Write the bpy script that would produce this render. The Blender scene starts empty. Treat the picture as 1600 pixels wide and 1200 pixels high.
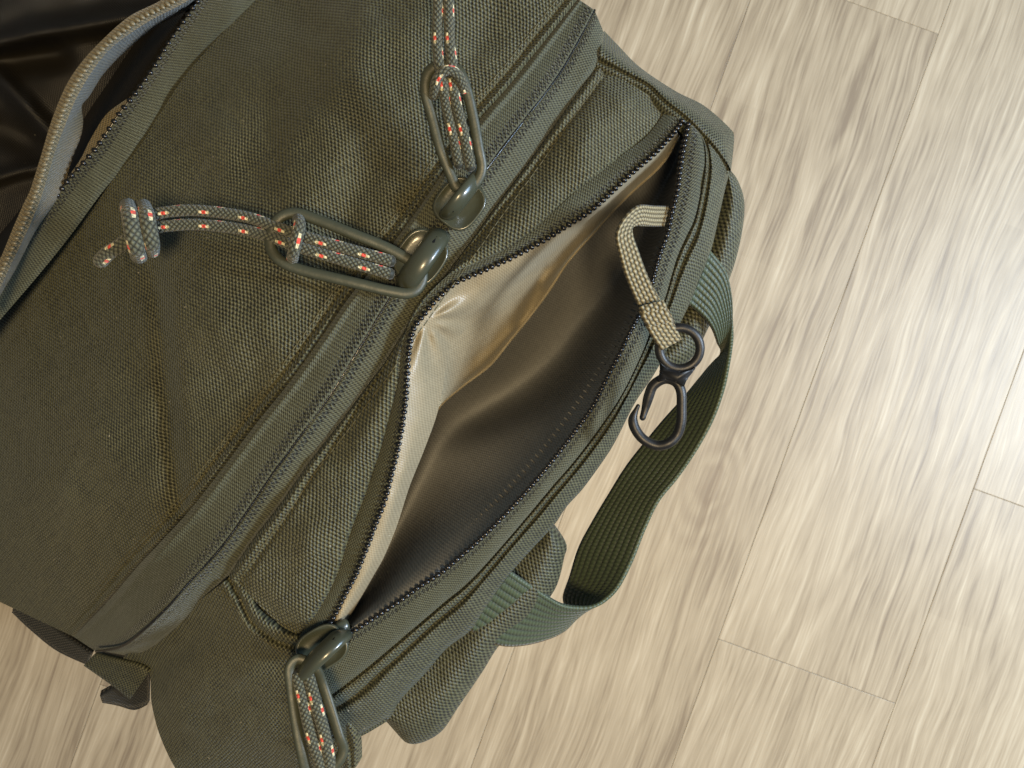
import bpy, bmesh, math, random
from mathutils import Vector, Matrix, noise
random.seed(7)
S = bpy.context.scene
COL = S.collection

# ------------------------------------------------------------------ camera
HC = 0.80                     # camera height above the floor (m)
FPX = 1260.0                  # focal length in photo pixels (1600 wide)
cam_d = bpy.data.cameras.new("camera")
cam = bpy.data.objects.new("camera", cam_d); COL.objects.link(cam)
cam.location = (0, 0, HC)
cam_d.sensor_width = 36.0
cam_d.lens = 36.0 * FPX / 1600.0
cam_d.clip_start = 0.01; cam_d.clip_end = 50
cam_d.dof.use_dof = True
cam_d.dof.focus_distance = 0.325
cam_d.dof.aperture_fstop = 30
S.camera = cam

# ------------------------------------------------------------------ light
W = bpy.data.worlds.new("World"); S.world = W; W.use_nodes = True
bg = W.node_tree.nodes['Background']
bg.inputs[0].default_value = (0.62, 0.82, 1.0, 1); bg.inputs[1].default_value = 0.17

def area(name, loc, target, size, power, col, size_y=None):
    l = bpy.data.lights.new(name, 'AREA'); l.energy = power; l.color = col
    l.shape = 'RECTANGLE' if size_y else 'SQUARE'
    l.size = size
    if size_y: l.size_y = size_y
    o = bpy.data.objects.new(name, l); COL.objects.link(o)
    o.location = loc
    o.rotation_euler = (Vector(target) - Vector(loc)).to_track_quat('-Z', 'Y').to_euler()
    return o
area("window_light", (1.42, -0.10, 1.40), (0, 0, 0.35), 0.20, 29, (0.86, 0.93, 1.0))
area("window_glow", (1.40, 0.12, 1.05), (0.3, 0, 0.1), 0.6, 20, (0.44, 0.68, 1.0))
area("ceiling_lamp", (0.12, -0.30, 1.92), (0.05, -0.1, 0.2), 0.28, 22, (1.0, 0.74, 0.40))

S.view_settings.view_transform = 'Standard'
S.view_settings.look = 'None'
S.view_settings.exposure = 0.0
S.view_settings.gamma = 1.0

# ------------------------------------------------------------------ helpers
def lin(r, g, b):
    f = lambda c: (c/255/12.92) if c/255 <= 0.04045 else ((c/255+0.055)/1.055)**2.4
    return (f(r), f(g), f(b), 1)

def P(px, py, d):
    "photo pixel + distance below the camera -> world point"
    return Vector(((px-800)/FPX*d, (600-py)/FPX*d, HC-d))

def catmull(pts, n):
    "resample a polyline of tuples by arc length through a Catmull-Rom spline"
    pts = [Vector(p) for p in pts]
    if len(pts) == 1: return [pts[0]]*n
    dense = []
    for i in range(len(pts)-1):
        p0 = pts[max(i-1, 0)]; p1 = pts[i]; p2 = pts[i+1]; p3 = pts[min(i+2, len(pts)-1)]
        for k in range(12):
            t = k/12
            dense.append(0.5*((2*p1)+(p2-p0)*t+(2*p0-5*p1+4*p2-p3)*t*t+(3*p1-p0-3*p2+p3)*t**3))
    dense.append(pts[-1])
    L = [0]
    for a, b in zip(dense, dense[1:]): L.append(L[-1]+(b-a).length)
    out = []; j = 0
    for i in range(n):
        s = L[-1]*i/(n-1)
        while j < len(L)-2 and L[j+1] < s: j += 1
        t = (s-L[j])/max(L[j+1]-L[j], 1e-12)
        out.append(dense[j].lerp(dense[j+1], min(max(t, 0), 1)))
    return out

def cr1(vals, t):
    n = len(vals)-1
    x = t*n; i = min(int(x), n-1); f = x-i
    p0 = vals[max(i-1, 0)]; p1 = vals[i]; p2 = vals[i+1]; p3 = vals[min(i+2, n)]
    return 0.5*((2*p1)+(p2-p0)*f+(2*p0-5*p1+4*p2-p3)*f*f+(3*p1-p0-3*p2+p3)*f**3)

def setd(curve, ds):
    "give a list of (px,py) points depths interpolated from control list ds"
    n = len(curve); out = []
    for i, c in enumerate(curve):
        t = i/(n-1)*(len(ds)-1); k = min(int(t), len(ds)-2); f = t-k
        out.append((c[0], c[1], ds[k]*(1-f)+ds[k+1]*f))
    return out

def fbm(x, y, s, seed=0.0, o=3):
    v = 0; a = 1
    for k in range(o):
        v += a*noise.noise(Vector((x/s*(2**k)+seed, y/s*(2**k)-seed, seed*1.7))); a *= 0.5
    return v

def link(name, me, mat, parent=None, smooth=True):
    o = bpy.data.objects.new(name, me); COL.objects.link(o)
    if mat and not me.materials: me.materials.append(mat)
    if smooth: me.polygons.foreach_set('use_smooth', [True]*len(me.polygons))
    if parent:
        o.parent = parent
        if parent.type == 'EMPTY': o.matrix_parent_inverse = Matrix.Translation(parent.location).inverted()
    return o

def grid_mesh(name, rows, uvs):
    nu = len(rows); nv = len(rows[0])
    verts = [v for r in rows for v in r]
    faces = []
    for i in range(nu-1):
        for j in range(nv-1):
            faces.append((i*nv+j, i*nv+j+1, (i+1)*nv+j+1, (i+1)*nv+j))
    # face the camera
    up = 0
    for f in faces[::max(1, len(faces)//200)]:
        a, b, c = verts[f[0]], verts[f[1]], verts[f[2]]
        up += (b-a).cross(c-a).normalized().dot((Vector((0, 0, HC))-a).normalized())
    if up < 0: faces = [f[::-1] for f in faces]
    me = bpy.data.meshes.new(name); me.from_pydata(verts, [], faces)
    uvl = me.uv_layers.new(name='UVMap')
    flat = [uvs[i] for f in faces for i in f]
    uvl.data.foreach_set('uv', [c for uv in flat for c in uv])
    return me

def loft(name, curves, nu, nv, mat, parent, bump=None, uv='planar', ang=0.0, smooth_v=True, thick=0):
    "curves: lists of (px,py,d); surface through them; bump(px,py,u,v) adds to d (m)"
    res = [catmull(c, nu) for c in curves]
    rows = []; uvs = []
    ca, sa = math.cos(ang), math.sin(ang)
    for i in range(nu):
        col = [r[i] for r in res]
        row = []
        for j in range(nv):
            t = j/(nv-1)
            if smooth_v and len(col) > 2: p = cr1(col, t)
            else:
                x = t*(len(col)-1); k = min(int(x), len(col)-2); p = col[k].lerp(col[k+1], x-k)
            d = p[2]
            if bump: d += bump(p[0], p[1], i/(nu-1), t)
            row.append(P(p[0], p[1], d))
        rows.append(row)
    if uv == 'planar':
        uvs = [(v.x*ca+v.y*sa, -v.x*sa+v.y*ca) for r in rows for v in r]
    else:
        m = nv//2; acc = 0
        for i in range(nu):
            if i: acc += (rows[i][m]-rows[i-1][m]).length
            va = 0
            for j in range(nv):
                if j: va += (rows[i][j]-rows[i][j-1]).length
                uvs.append((acc, va))
    o = link(name, grid_mesh(name, rows, uvs), mat, parent)
    if thick:
        md = o.modifiers.new('thickness', 'SOLIDIFY'); md.thickness = thick; md.offset = -1
    return o

def tube_into(bm, pts, rad, seg=10, flat=1.0, closed=False, uvl=None, cap=True):
    n = len(pts)
    R = rad if callable(rad) else (lambda t: rad)
    tang = []
    for i in range(n):
        a = pts[(i-1) % n] if (closed or i > 0) else pts[0]
        b = pts[(i+1) % n] if (closed or i < n-1) else pts[-1]
        tang.append((b-a).normalized())
    up = Vector((0, 0, 1))
    if abs(tang[0].dot(up)) > 0.9: up = Vector((0, 1, 0))
    nrm = (up-tang[0]*up.dot(tang[0])).normalized()
    rings = []; acc = 0; accs = []
    for i in range(n):
        nrm = (nrm-tang[i]*nrm.dot(tang[i])).normalized()
        bi = tang[i].cross(nrm)
        if i: acc += (pts[i]-pts[i-1]).length
        accs.append(acc)
        r = R(i/(n-1) if n > 1 else 0)
        ring = [bm.verts.new(pts[i]+(nrm*math.cos(2*math.pi*k/seg)*flat+bi*math.sin(2*math.pi*k/seg))*r) for k in range(seg)]
        rings.append(ring)
    cnt = n if closed else n-1
    for i in range(cnt):
        a = rings[i]; b = rings[(i+1) % n]
        ua = accs[i]; ub = accs[i+1] if i+1 < n else accs[i]+(pts[0]-pts[-1]).length
        for k in range(seg):
            f = bm.faces.new((a[k], a[(k+1) % seg], b[(k+1) % seg], b[k])); f.smooth = True
            if uvl:
                for l, (u, v) in zip(f.loops, ((ua, k/seg), (ua, (k+1)/seg), (ub, (k+1)/seg), (ub, k/seg))):
                    l[uvl].uv = (u, v)
    if cap and not closed:
        for ring, t, s in ((rings[0], tang[0], -1), (rings[-1], tang[-1], 1)):
            c = sum((v.co for v in ring), Vector())/seg
            r = (ring[0].co-c).length
            mid = [bm.verts.new(c+(v.co-c)*0.7+t*s*r*0.55) for v in ring]
            top = bm.verts.new(c+t*s*r*0.8)
            for k in range(seg):
                q = (ring[k], ring[(k+1) % seg], mid[(k+1) % seg], mid[k])
                f = bm.faces.new(q if s > 0 else q[::-1]); f.smooth = True
                q = (mid[k], mid[(k+1) % seg], top)
                f = bm.faces.new(q if s > 0 else q[::-1]); f.smooth = True

def bm_obj(name, bm, mat, parent=None, smooth=True):
    bmesh.ops.recalc_face_normals(bm, faces=bm.faces)
    me = bpy.data.meshes.new(name); bm.to_mesh(me); bm.free()
    return link(name, me, mat, parent, smooth)

def tube(name, curve, rad, mat, parent, n=60, seg=10, flat=1.0, closed=False):
    bm = bmesh.new(); uvl = bm.loops.layers.uv.new('UVMap')
    if closed:
        c = catmull(list(curve)+[curve[0]], n+1)[:-1]
    else: c = catmull(curve, n)
    tube_into(bm, [P(*p) for p in c], rad, seg, flat, closed, uvl)
    return bm_obj(name, bm, mat, parent)

# ------------------------------------------------------------------ materials
class NT:
    def __init__(s, name):
        s.m = bpy.data.materials.new(name); s.m.use_nodes = True
        s.t = s.m.node_tree; s.n = s.t.nodes; s.b = s.n['Principled BSDF']
    def link(s, a, b): s.t.links.new(a, b)
    def put(s, sock, v):
        if hasattr(v, 'is_output'): s.link(v, sock)
        else: sock.default_value = v
    def M(s, op, a, b=0.0, c=0.0, clamp=False):
        nd = s.n.new('ShaderNodeMath'); nd.operation = op; nd.use_clamp = clamp
        s.put(nd.inputs[0], a); s.put(nd.inputs[1], b); s.put(nd.inputs[2], c)
        return nd.outputs[0]
    def mix(s, f, a, b, bt='MIX'):
        nd = s.n.new('ShaderNodeMix'); nd.data_type = 'RGBA'; nd.blend_type = bt
        s.put(nd.inputs[0], f); s.put(nd.inputs[6], a); s.put(nd.inputs[7], b)
        return nd.outputs[2]
    def uv(s):
        nd = s.n.new('ShaderNodeTexCoord'); return nd.outputs['UV']
    def obj(s):
        nd = s.n.new('ShaderNodeTexCoord'); return nd.outputs['Object']
    def sep(s, v):
        nd = s.n.new('ShaderNodeSeparateXYZ'); s.link(v, nd.inputs[0]); return nd.outputs
    def comb(s, x, y, z=0.0):
        nd = s.n.new('ShaderNodeCombineXYZ')
        for k, v in zip(nd.inputs, (x, y, z)): s.put(k, v)
        return nd.outputs[0]
    def noise(s, vec, scale, detail=3.0, rough=0.55, dist=0.0):
        nd = s.n.new('ShaderNodeTexNoise')
        s.link(vec, nd.inputs['Vector']); nd.inputs['Scale'].default_value = scale
        nd.inputs['Detail'].default_value = detail; nd.inputs['Roughness'].default_value = rough
        nd.inputs['Distortion'].default_value = dist
        return nd.outputs[0]
    def ramp(s, f, stops):
        nd = s.n.new('ShaderNodeValToRGB'); s.put(nd.inputs[0], f)
        e = nd.color_ramp.elements
        while len(e) < len(stops): e.new(0.5)
        for k, (p, c) in zip(e, stops): k.position = p; k.color = c
        return nd.outputs[0]
    def bump(s, h, strength, dist):
        nd = s.n.new('ShaderNodeBump'); nd.inputs['Strength'].default_value = strength
        nd.inputs['Distance'].default_value = dist; s.put(nd.inputs['Height'], h)
        s.link(nd.outputs[0], s.b.inputs['Normal']); return nd.outputs[0]
    def set(s, **k):
        mp = dict(color='Base Color', rough='Roughness', spec='Specular IOR Level', metal='Metallic',
                  sheen='Sheen Weight', sheenr='Sheen Roughness', sheenc='Sheen Tint', coat='Coat Weight', coatr='Coat Roughness',
                  trans='Transmission Weight', sss='Subsurface Weight')
        for a, v in k.items(): s.put(s.b.inputs[mp[a]], v)
        return s.m

def weave_mat(name, col, dark, period, bump_d=0.00035, rough=0.55, spec=0.45, sheen=0.10, warp=0.00035, mottle=0.07, ratio=0.60):
    n = NT(name); uv = n.uv()
    w = n.noise(uv, 60, 2); w2 = n.noise(uv, 47.3, 2)
    x, y, _ = n.sep(uv)
    fine = n.noise(uv, 900, 1)
    x = n.M('ADD', x, n.M('MULTIPLY', n.M('SUBTRACT', w, 0.5), warp*6))
    y = n.M('ADD', y, n.M('MULTIPLY', n.M('SUBTRACT', w2, 0.5), warp*6))
    w3 = n.noise(uv, 9, 1); w4 = n.noise(uv, 7.7, 1)
    x = n.M('ADD', x, n.M('MULTIPLY', n.M('SUBTRACT', w3, 0.5), warp*40))
    y = n.M('ADD', y, n.M('MULTIPLY', n.M('SUBTRACT', w4, 0.5), warp*40))
    k = 2*math.pi/period
    sx = n.M('SINE', n.M('MULTIPLY', x, k)); sy = n.M('SINE', n.M('MULTIPLY', y, k*ratio))
    h = n.M('MULTIPLY', sx, sy)
    h01 = n.M('MULTIPLY_ADD', h, 0.5, 0.5)
    h2 = n.M('SMOOTH_MIN', h01, 0.8, 0.3)
    h2 = n.M('ADD', h2, n.M('MULTIPLY', fine, 0.35))
    f = n.M('MULTIPLY_ADD', h01, 1.0, n.M('MULTIPLY', n.M('SUBTRACT', n.noise(uv, 25, 4), 0.5), mottle*2), clamp=True)
    f = n.M('ADD', f, n.M('MULTIPLY', n.M('SUBTRACT', fine, 0.5), 0.7), clamp=True)
    slub = n.M('ADD', n.noise(n.comb(n.M('MULTIPLY', x, 60), n.M('MULTIPLY', y, 700)), 1.0, 2), n.noise(n.comb(n.M('MULTIPLY', x, 700), n.M('MULTIPLY', y, 60)), 1.0, 2))
    f = n.M('ADD', f, n.M('MULTIPLY', n.M('SUBTRACT', slub, 1.0), 0.45), clamp=True)
    c = n.mix(f, dark, col)  # colour darkens in the weave gaps, painting in the shade between threads
    lint = n.M('GREATER_THAN', n.noise(uv, 420, 1), 0.80)
    c = n.mix(n.M('MULTIPLY', lint, 0.55), c, lin(190, 182, 160))
    n.bump(n.M('ADD', h2, n.M('MULTIPLY', slub, 0.35)), 1.0, bump_d)
    return n.set(color=c, rough=n.M('MULTIPLY_ADD', fine, -0.25, rough+0.12), spec=spec, sheen=sheen, sheenr=0.35, sheenc=(0.75, 0.88, 1.0, 1))

M = {}
M['fabric'] = weave_mat('olive_nylon', lin(95, 94, 67), lin(6, 6, 4), 0.0017, 0.0008)
M['fabric_side'] = weave_mat('olive_nylon_fine', lin(88, 89, 66), lin(8, 8, 6), 0.0015, 0.0005)
M['pad'] = weave_mat('olive_pad_nylon', lin(88, 89, 66), lin(7, 7, 5), 0.0019, 0.0006)
M['lining'] = weave_mat('beige_lining', lin(148, 137, 112), lin(124, 114, 92), 0.0011, 0.00008, 0.42, 0.5, 0.2, 0.0, 0.1)
M['dark_lining'] = weave_mat('grey_lining', lin(124, 125, 124), lin(98, 99, 99), 0.0012, 0.00012, 0.85, 0.2, 0.0, 0.0, 0.2)
M['black_lining'] = weave_mat('black_coated_lining', lin(36, 32, 24), lin(16, 14, 11), 0.0012, 0.0003, 0.50, 0.35, 0.0, 0.0, 0.2)

def tape_mat(name, col, dark, v_rows, period=0.0021):
    n = NT(name); uv = n.uv(); x, y, _ = n.sep(uv)
    hole = 0.0
    for i, v0 in enumerate(v_rows):
        g = n.M('MULTIPLY', n.M('SUBTRACT', y, v0), 1/0.00055)
        g = n.M('POWER', 2.718, n.M('MULTIPLY', n.M('MULTIPLY', g, g), -1.0))
        c = n.M('COSINE', n.M('MULTIPLY_ADD', x, 2*math.pi/period, math.pi*(i % 2)))
        c = n.M('MULTIPLY', n.M('MAXIMUM', c, 0.0), g)
        hole = n.M('ADD', hole, c)
    fine = n.noise(uv, 1500, 2)
    knit = n.M('MULTIPLY', n.M('SINE', n.M('MULTIPLY', n.M('ADD', x, n.M('MULTIPLY', y, 0.6)), 2*math.pi/0.0015)),
               n.M('SINE', n.M('MULTIPLY', y, 2*math.pi/0.0019)))
    f = n.M('ADD', n.M('MULTIPLY_ADD', knit, 0.42, 0.47), n.M('MULTIPLY', n.M('SUBTRACT', fine, 0.5), 0.9), clamp=True)
    f = n.M('SUBTRACT', f, n.M('MULTIPLY', hole, 1.0), clamp=True)
    c = n.mix(f, dark, col)
    h = n.M('SUBTRACT', n.M('MULTIPLY_ADD', knit, 0.3, fine), n.M('MULTIPLY', hole, 1.2))
    n.bump(h, 1.0, 0.0004)
    return n.set(color=c, rough=0.62, spec=0.35, sheen=0.2, sheenr=0.4, sheenc=(0.8, 0.9, 1, 1))
M['tape'] = tape_mat('olive_zip_tape', lin(94, 96, 74), lin(14, 14, 11), (0.0021, 0.0034, 0.0046))
M['tape_plain'] = tape_mat('olive_zip_tape_edge', lin(94, 96, 74), lin(15, 15, 12), (0.0022, 0.0034))
M['tape_beige'] = tape_mat('tan_zip_tape', lin(146, 132, 100), lin(52, 46, 32), ())

def web_mat(name, col, dark, rib=0.0026, weft=0.0011, bump_d=0.0006, wamp=0.28):
    n = NT(name); uv = n.uv(); x, y, _ = n.sep(uv)
    row = n.M('SINE', n.M('MULTIPLY', y, 2*math.pi/rib))
    ph = n.M('MULTIPLY', n.M('FLOOR', n.M('DIVIDE', y, rib/2)), math.pi)
    we = n.M('SINE', n.M('ADD', n.M('MULTIPLY', x, 2*math.pi/(weft*2)), ph))
    fine = n.noise(uv, 1100, 2)
    h = n.M('ADD', n.M('MULTIPLY', n.M('ABSOLUTE', row), 0.6), n.M('MULTIPLY_ADD', we, wamp, n.M('MULTIPLY', fine, 0.25)))
    f = n.M('MULTIPLY_ADD', h, 0.9, -0.05, clamp=True)
    c = n.mix(f, dark, col)
    n.bump(h, 1.0, bump_d)
    return n.set(color=c, rough=0.5, spec=0.45, sheen=0.12, sheenr=0.4)
M['webbing'] = web_mat('green_webbing', lin(76, 88, 64), lin(38, 45, 33), 0.0052, 0.0010, 0.0007, 0.12)
M['webbing_tan'] = web_mat('tan_webbing', lin(166, 155, 120), lin(52, 47, 32), 0.0034, 0.0011, 0.0007)
M['webbing_black'] = web_mat('black_webbing', lin(34, 35, 27), lin(13, 13, 10), 0.0024, 0.0011)

def simple(name, col, rough, spec=0.5, nz=0.0, nscale=300, coat=0.0):
    n = NT(name); o = n.obj(); f = n.noise(o, nscale, 3)
    c = n.mix(n.M('MULTIPLY', f, 0.5), col, tuple(v*0.6 for v in col[:3])+(1,))
    if nz: n.bump(f, 1.0, nz)
    return n.set(color=c, rough=n.M('MULTIPLY_ADD', f, 0.2, rough-0.1), spec=spec, coat=coat, coatr=0.08)
M['tooth'] = simple('black_zip_nylon', lin(20, 19, 19), 0.25, 0.6)
M['tooth_tan'] = simple('tan_zip_nylon', lin(112, 104, 82), 0.3, 0.6)
M['plastic'] = simple('black_plastic', lin(24, 24, 25), 0.46, 0.5, 0.00005, 900)
M['paint'] = simple('grey_green_enamel', lin(62, 65, 52), 0.30, 0.5, 0.00010, 220, 0.3)
M['paint_matt'] = simple('grey_green_enamel_satin', lin(60, 63, 50), 0.46, 0.45, 0.00018, 260, 0.0)
M['thread'] = simple('olive_thread', lin(88, 83, 58), 0.6, 0.4)
M['thread_grey'] = simple('grey_thread', lin(98, 98, 96), 0.6, 0.4)
M['felt'] = simple('dark_gap_cloth', lin(34, 30, 24), 0.9, 0.1)

def cord_mat():
    n = NT('flecked_cord'); uv = n.uv(); u, v, _ = n.sep(uv)
    # braid: two crossing helices of yarn cells
    nb = 7.0; pit = 0.0021
    a = n.M('ADD', n.M('DIVIDE', u, pit), n.M('MULTIPLY', v, nb))
    b = n.M('SUBTRACT', n.M('DIVIDE', u, pit), n.M('MULTIPLY', v, nb))
    ha = n.M('SINE', n.M('MULTIPLY', a, math.pi)); hb = n.M('SINE', n.M('MULTIPLY', b, math.pi))
    cell = n.M('ABSOLUTE', n.M('MULTIPLY', ha, hb))
    fine = n.noise(n.comb(n.M('MULTIPLY', u, 1000), n.M('MULTIPLY', v, 12)), 2.0, 2)
    base = n.mix(n.M('MULTIPLY_ADD', cell, 0.8, n.M('MULTIPLY_ADD', fine, 0.6, -0.25), clamp=True), lin(24, 27, 20), lin(104, 106, 86))
    # flecks: red yarn with cream either side, in a few lanes round the cord
    lanes = 8.0
    li = n.M('FLOOR', n.M('MULTIPLY', v, lanes))
    lf = n.M('ABSOLUTE', n.M('SUBTRACT', n.M('FRACT', n.M('MULTIPLY', v, lanes)), 0.5))
    s = n.M('FRACT', n.M('ADD', n.M('DIVIDE', u, 0.0165), n.M('MULTIPLY', li, 0.11)))
    s = n.M('ABSOLUTE', n.M('SUBTRACT', s, 0.5))
    inl = n.M('LESS_THAN', n.M('ADD', lf, n.M('MULTIPLY', n.M('ABSOLUTE', n.M('SUBTRACT', s, 0.0)), 0.9)), 0.40)
    inl = n.M('MULTIPLY', inl, n.M('LESS_THAN', n.M('MODULO', li, 2.0), 0.5))
    cream = n.M('MULTIPLY', n.M('LESS_THAN', s, 0.135), inl)
    red = n.M('MULTIPLY', n.M('LESS_THAN', s, 0.05), inl)
    c = n.mix(cream, base, lin(204, 194, 156)); c = n.mix(red, c, lin(208, 72, 56))
    n.bump(n.M('MULTIPLY_ADD', cell, 1.0, n.M('MULTIPLY', fine, 0.4)), 1.0, 0.0004)
    return n.set(color=c, rough=0.6, spec=0.35, sheen=0.2)
M['cord'] = cord_mat()

def plank_mat():
    n = NT('oak_laminate'); uv = n.uv(); u, v, _ = n.sep(uv)
    oi = n.n.new('ShaderNodeObjectInfo'); rnd = oi.outputs['Random']
    off = n.M('MULTIPLY', rnd, 37.0)
    # long grain: v warped by slow noise, then fine streaks
    wv = n.noise(n.comb(n.M('MULTIPLY_ADD', u, 2.2, off), n.M('MULTIPLY', v, 9.0), off), 1.0, 3)
    vv = n.M('ADD', v, n.M('MULTIPLY', n.M('SUBTRACT', wv, 0.5), 0.045))
    # knot: bends the grain round one spot (plank coordinates)
    streak = n.noise(n.comb(n.M('MULTIPLY_ADD', u, 2.2, off), n.M('MULTIPLY', vv, 170.0), off), 1.0, 5, 0.62)
    streak2 = n.noise(n.comb(n.M('MULTIPLY_ADD', u, 4.5, off), n.M('MULTIPLY', vv, 300.0), off), 1.0, 3, 0.6)
    broad = n.noise(n.comb(n.M('MULTIPLY_ADD', u, 3.2, off), n.M('MULTIPLY', vv, 24.0), off), 1.0, 3, 0.5, 0.6)
    blot = n.noise(n.comb(n.M('MULTIPLY_ADD', u, 14.0, off), n.M('MULTIPLY', v, 30.0), off), 1.0, 3)
    # sawn blocks: the print of each board is made of narrow staves of differing tone
    sv = n.M('FLOOR', n.M('MULTIPLY', v, 1/0.0625))
    su = n.M('FLOOR', n.M('ADD', n.M('MULTIPLY', u, 2.6), n.M('MULTIPLY', sv, 0.37)))
    wn = n.n.new('ShaderNodeTexWhiteNoise'); wn.noise_dimensions = '3D'
    n.link(n.comb(su, sv, off), wn.inputs['Vector']); stave = wn.outputs['Value']
    pores = n.noise(n.comb(n.M('MULTIPLY_ADD', u, 24.0, off), n.M('MULTIPLY', vv, 620.0), off), 1.0, 2, 0.6)
    veins = n.noise(n.comb(n.M('MULTIPLY_ADD', u, 4.0, off), n.M('MULTIPLY', vv, 55.0), n.M('ADD', off, 5.0)), 1.0, 2, 0.5, 0.8)
    vein = n.M('SUBTRACT', 1.0, n.M('MULTIPLY', n.M('ABSOLUTE', n.M('SUBTRACT', veins, 0.5)), 16.0), clamp=True)
    f = n.M('ADD', n.M('MULTIPLY', streak, 0.68), n.M('MULTIPLY', broad, 0.24))
    f = n.M('ADD', f, n.M('MULTIPLY', n.M('SUBTRACT', streak2, 0.5), 0.26))
    f = n.M('ADD', f, n.M('MULTIPLY', n.M('SUBTRACT', pores, 0.5), 0.46))
    f = n.M('ADD', f, n.M('MULTIPLY', n.M('SUBTRACT', blot, 0.5), 0.20))
    f = n.M('ADD', f, n.M('MULTIPLY', n.M('SUBTRACT', stave, 0.5), 0.05))
    f = n.M('ADD', f, n.M('MULTIPLY', vein, 0.07))
    # flame figure: contour lines of a slow noise, drawn out along the board
    fig = n.noise(n.comb(n.M('MULTIPLY_ADD', u, 1.5, off), n.M('MULTIPLY', v, 11.0), n.M('ADD', off, 9.0)), 1.0, 2, 0.4, 0.3)
    fl_ = n.M('SINE', n.M('MULTIPLY', fig, 95.0))
    msk = n.M('MULTIPLY', n.M('SUBTRACT', n.noise(n.comb(n.M('MULTIPLY_ADD', u, 3.0, off), n.M('MULTIPLY', v, 16.0), n.M('ADD', off, 3.0)), 1.0, 1), 0.42), 4.0, clamp=True)
    f = n.M('ADD', f, n.M('MULTIPLY', n.M('MULTIPLY', fl_, msk), 0.07))
    f = n.M('ADD', f, n.M('MULTIPLY', n.M('SUBTRACT', rnd, 0.5), 0.02))
    c = n.ramp(f, [(0.26, lin(136, 120, 99)), (0.42, lin(163, 147, 122)), (0.57, lin(179, 163, 137)), (0.78, lin(200, 186, 160))])
    at = n.n.new('ShaderNodeAttribute'); at.attribute_name = 'knot'
    kd = at.outputs['Fac']                      # distance from the knot, 0..1, 1 = far
    rings = n.M('SINE', n.M('MULTIPLY_ADD', kd, 30.0, n.M('MULTIPLY', wv, 14.0)))
    near = n.M('SUBTRACT', 1.0, kd, clamp=True)
    kf = n.M('MULTIPLY', n.M('MULTIPLY_ADD', rings, 0.35, 0.35), n.M('POWER', near, 1.3), clamp=True)
    c = n.mix(n.M('MULTIPLY', kf, 0.8), c, lin(120, 102, 84))
    n.bump(n.M('MULTIPLY_ADD', streak2, 0.6, streak), 0.5, 0.00025)
    return n.set(color=c, rough=n.M('MULTIPLY_ADD', streak, 0.15, 0.38), spec=0.45)
M['plank'] = plank_mat()
M['joint'] = simple('dark_joint', lin(120, 102, 80), 0.8, 0.2)

# ------------------------------------------------------------------ floor
me = bpy.data.meshes.new('floor')
me.from_pydata([(-4, -4, -0.0085), (4, -4, -0.0085), (4, 4, -0.0085), (-4, 4, -0.0085)], [], [(0, 1, 2, 3)])
floor = link('floor', me, M['joint'], None, False)
floor['kind'] = 'structure'
floor['label'] = 'pale oak laminate floor of long planks under the backpack'
TH = math.radians(20.0)
ax_u = Vector((math.sin(TH), math.cos(TH), 0)); ax_v = Vector((math.cos(TH), -math.sin(TH), 0))
PW = 0.187
e2 = P(1190, 812, HC); e2v = e2.dot(ax_v)
j0 = P(1127, 1000, HC).dot(ax_u)
top0 = P(1325, 35, HC).dot(ax_u)
r0 = P(1575, 783, HC).dot(ax_u)
PL = 1.285
starts = {0: j0, -1: top0 + 0.02, 1: r0, -2: 0.62, 2: 0.31, -3: -0.42, 3: 0.7, -4: 0.12, 4: -.2, -5: -.55, 5: .45, -6: .33, -7: 0.05, 6: .1}
knot_w = P(1110, 757, HC)
for k in range(-8, 8):
    a = starts.get(k, random.uniform(-0.6, 0.6))
    for s in (-2, -1, 0, 1):
        u0 = a + s*PL; u1 = u0 + PL
        v0 = e2v + k*PW; v1 = v0 + PW
        if u1 < -1.6 or u0 > 1.6: continue
        g = 0.00012; b = 0.0005; z = random.uniform(-0.00012, 0.00012)
        nu = 48 if k in (-2, -1, 0, 1) else 2
        us = [u0+g, u0+g+b] + [u0+g+b+(u1-u0-2*g-2*b)*i/nu for i in range(1, nu)] + [u1-g-b, u1-g]
        nvv = 10 if nu > 2 else 2
        vs = [v0+g, v0+g+b] + [v0+g+b+(v1-v0-2*g-2*b)*i/nvv for i in range(1, nvv)] + [v1-g-b, v1-g]
        rows = []; uvs = []; kn = []
        for i, uu in enumerate(us):
            row = []
            for j, v_ in enumerate(vs):
                edge = i in (0, len(us)-1) or j in (0, len(vs)-1)
                w = ax_u*uu + ax_v*v_; w.z = z - (0.0003 if edge else 0)
                row.append(w); uvs.append((uu-u0, v_-v0))
                dd = Vector(((uu-knot_w.dot(ax_u))*0.55, v_-knot_w.dot(ax_v)))
                kn.append(min(dd.length/0.055, 1.0))
            rows.append(row)
        me = grid_mesh('plank', rows, uvs)
        at = me.attributes.new('knot', 'FLOAT', 'POINT'); at.data.foreach_set('value', kn)
        link('plank', me, M['plank'], floor, False)

# ------------------------------------------------------------------ backpack
bag = bpy.data.objects.new('backpack', None); COL.objects.link(bag)
bag.location = P(620, 640, HC); bag.empty_display_size = 0.05
bag['label'] = 'olive green nylon backpack with its beige lined top pocket unzipped, standing on pale planks'
bag['category'] = 'backpack'
bag_inv = Matrix.Translation(bag.location).inverted()

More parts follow.
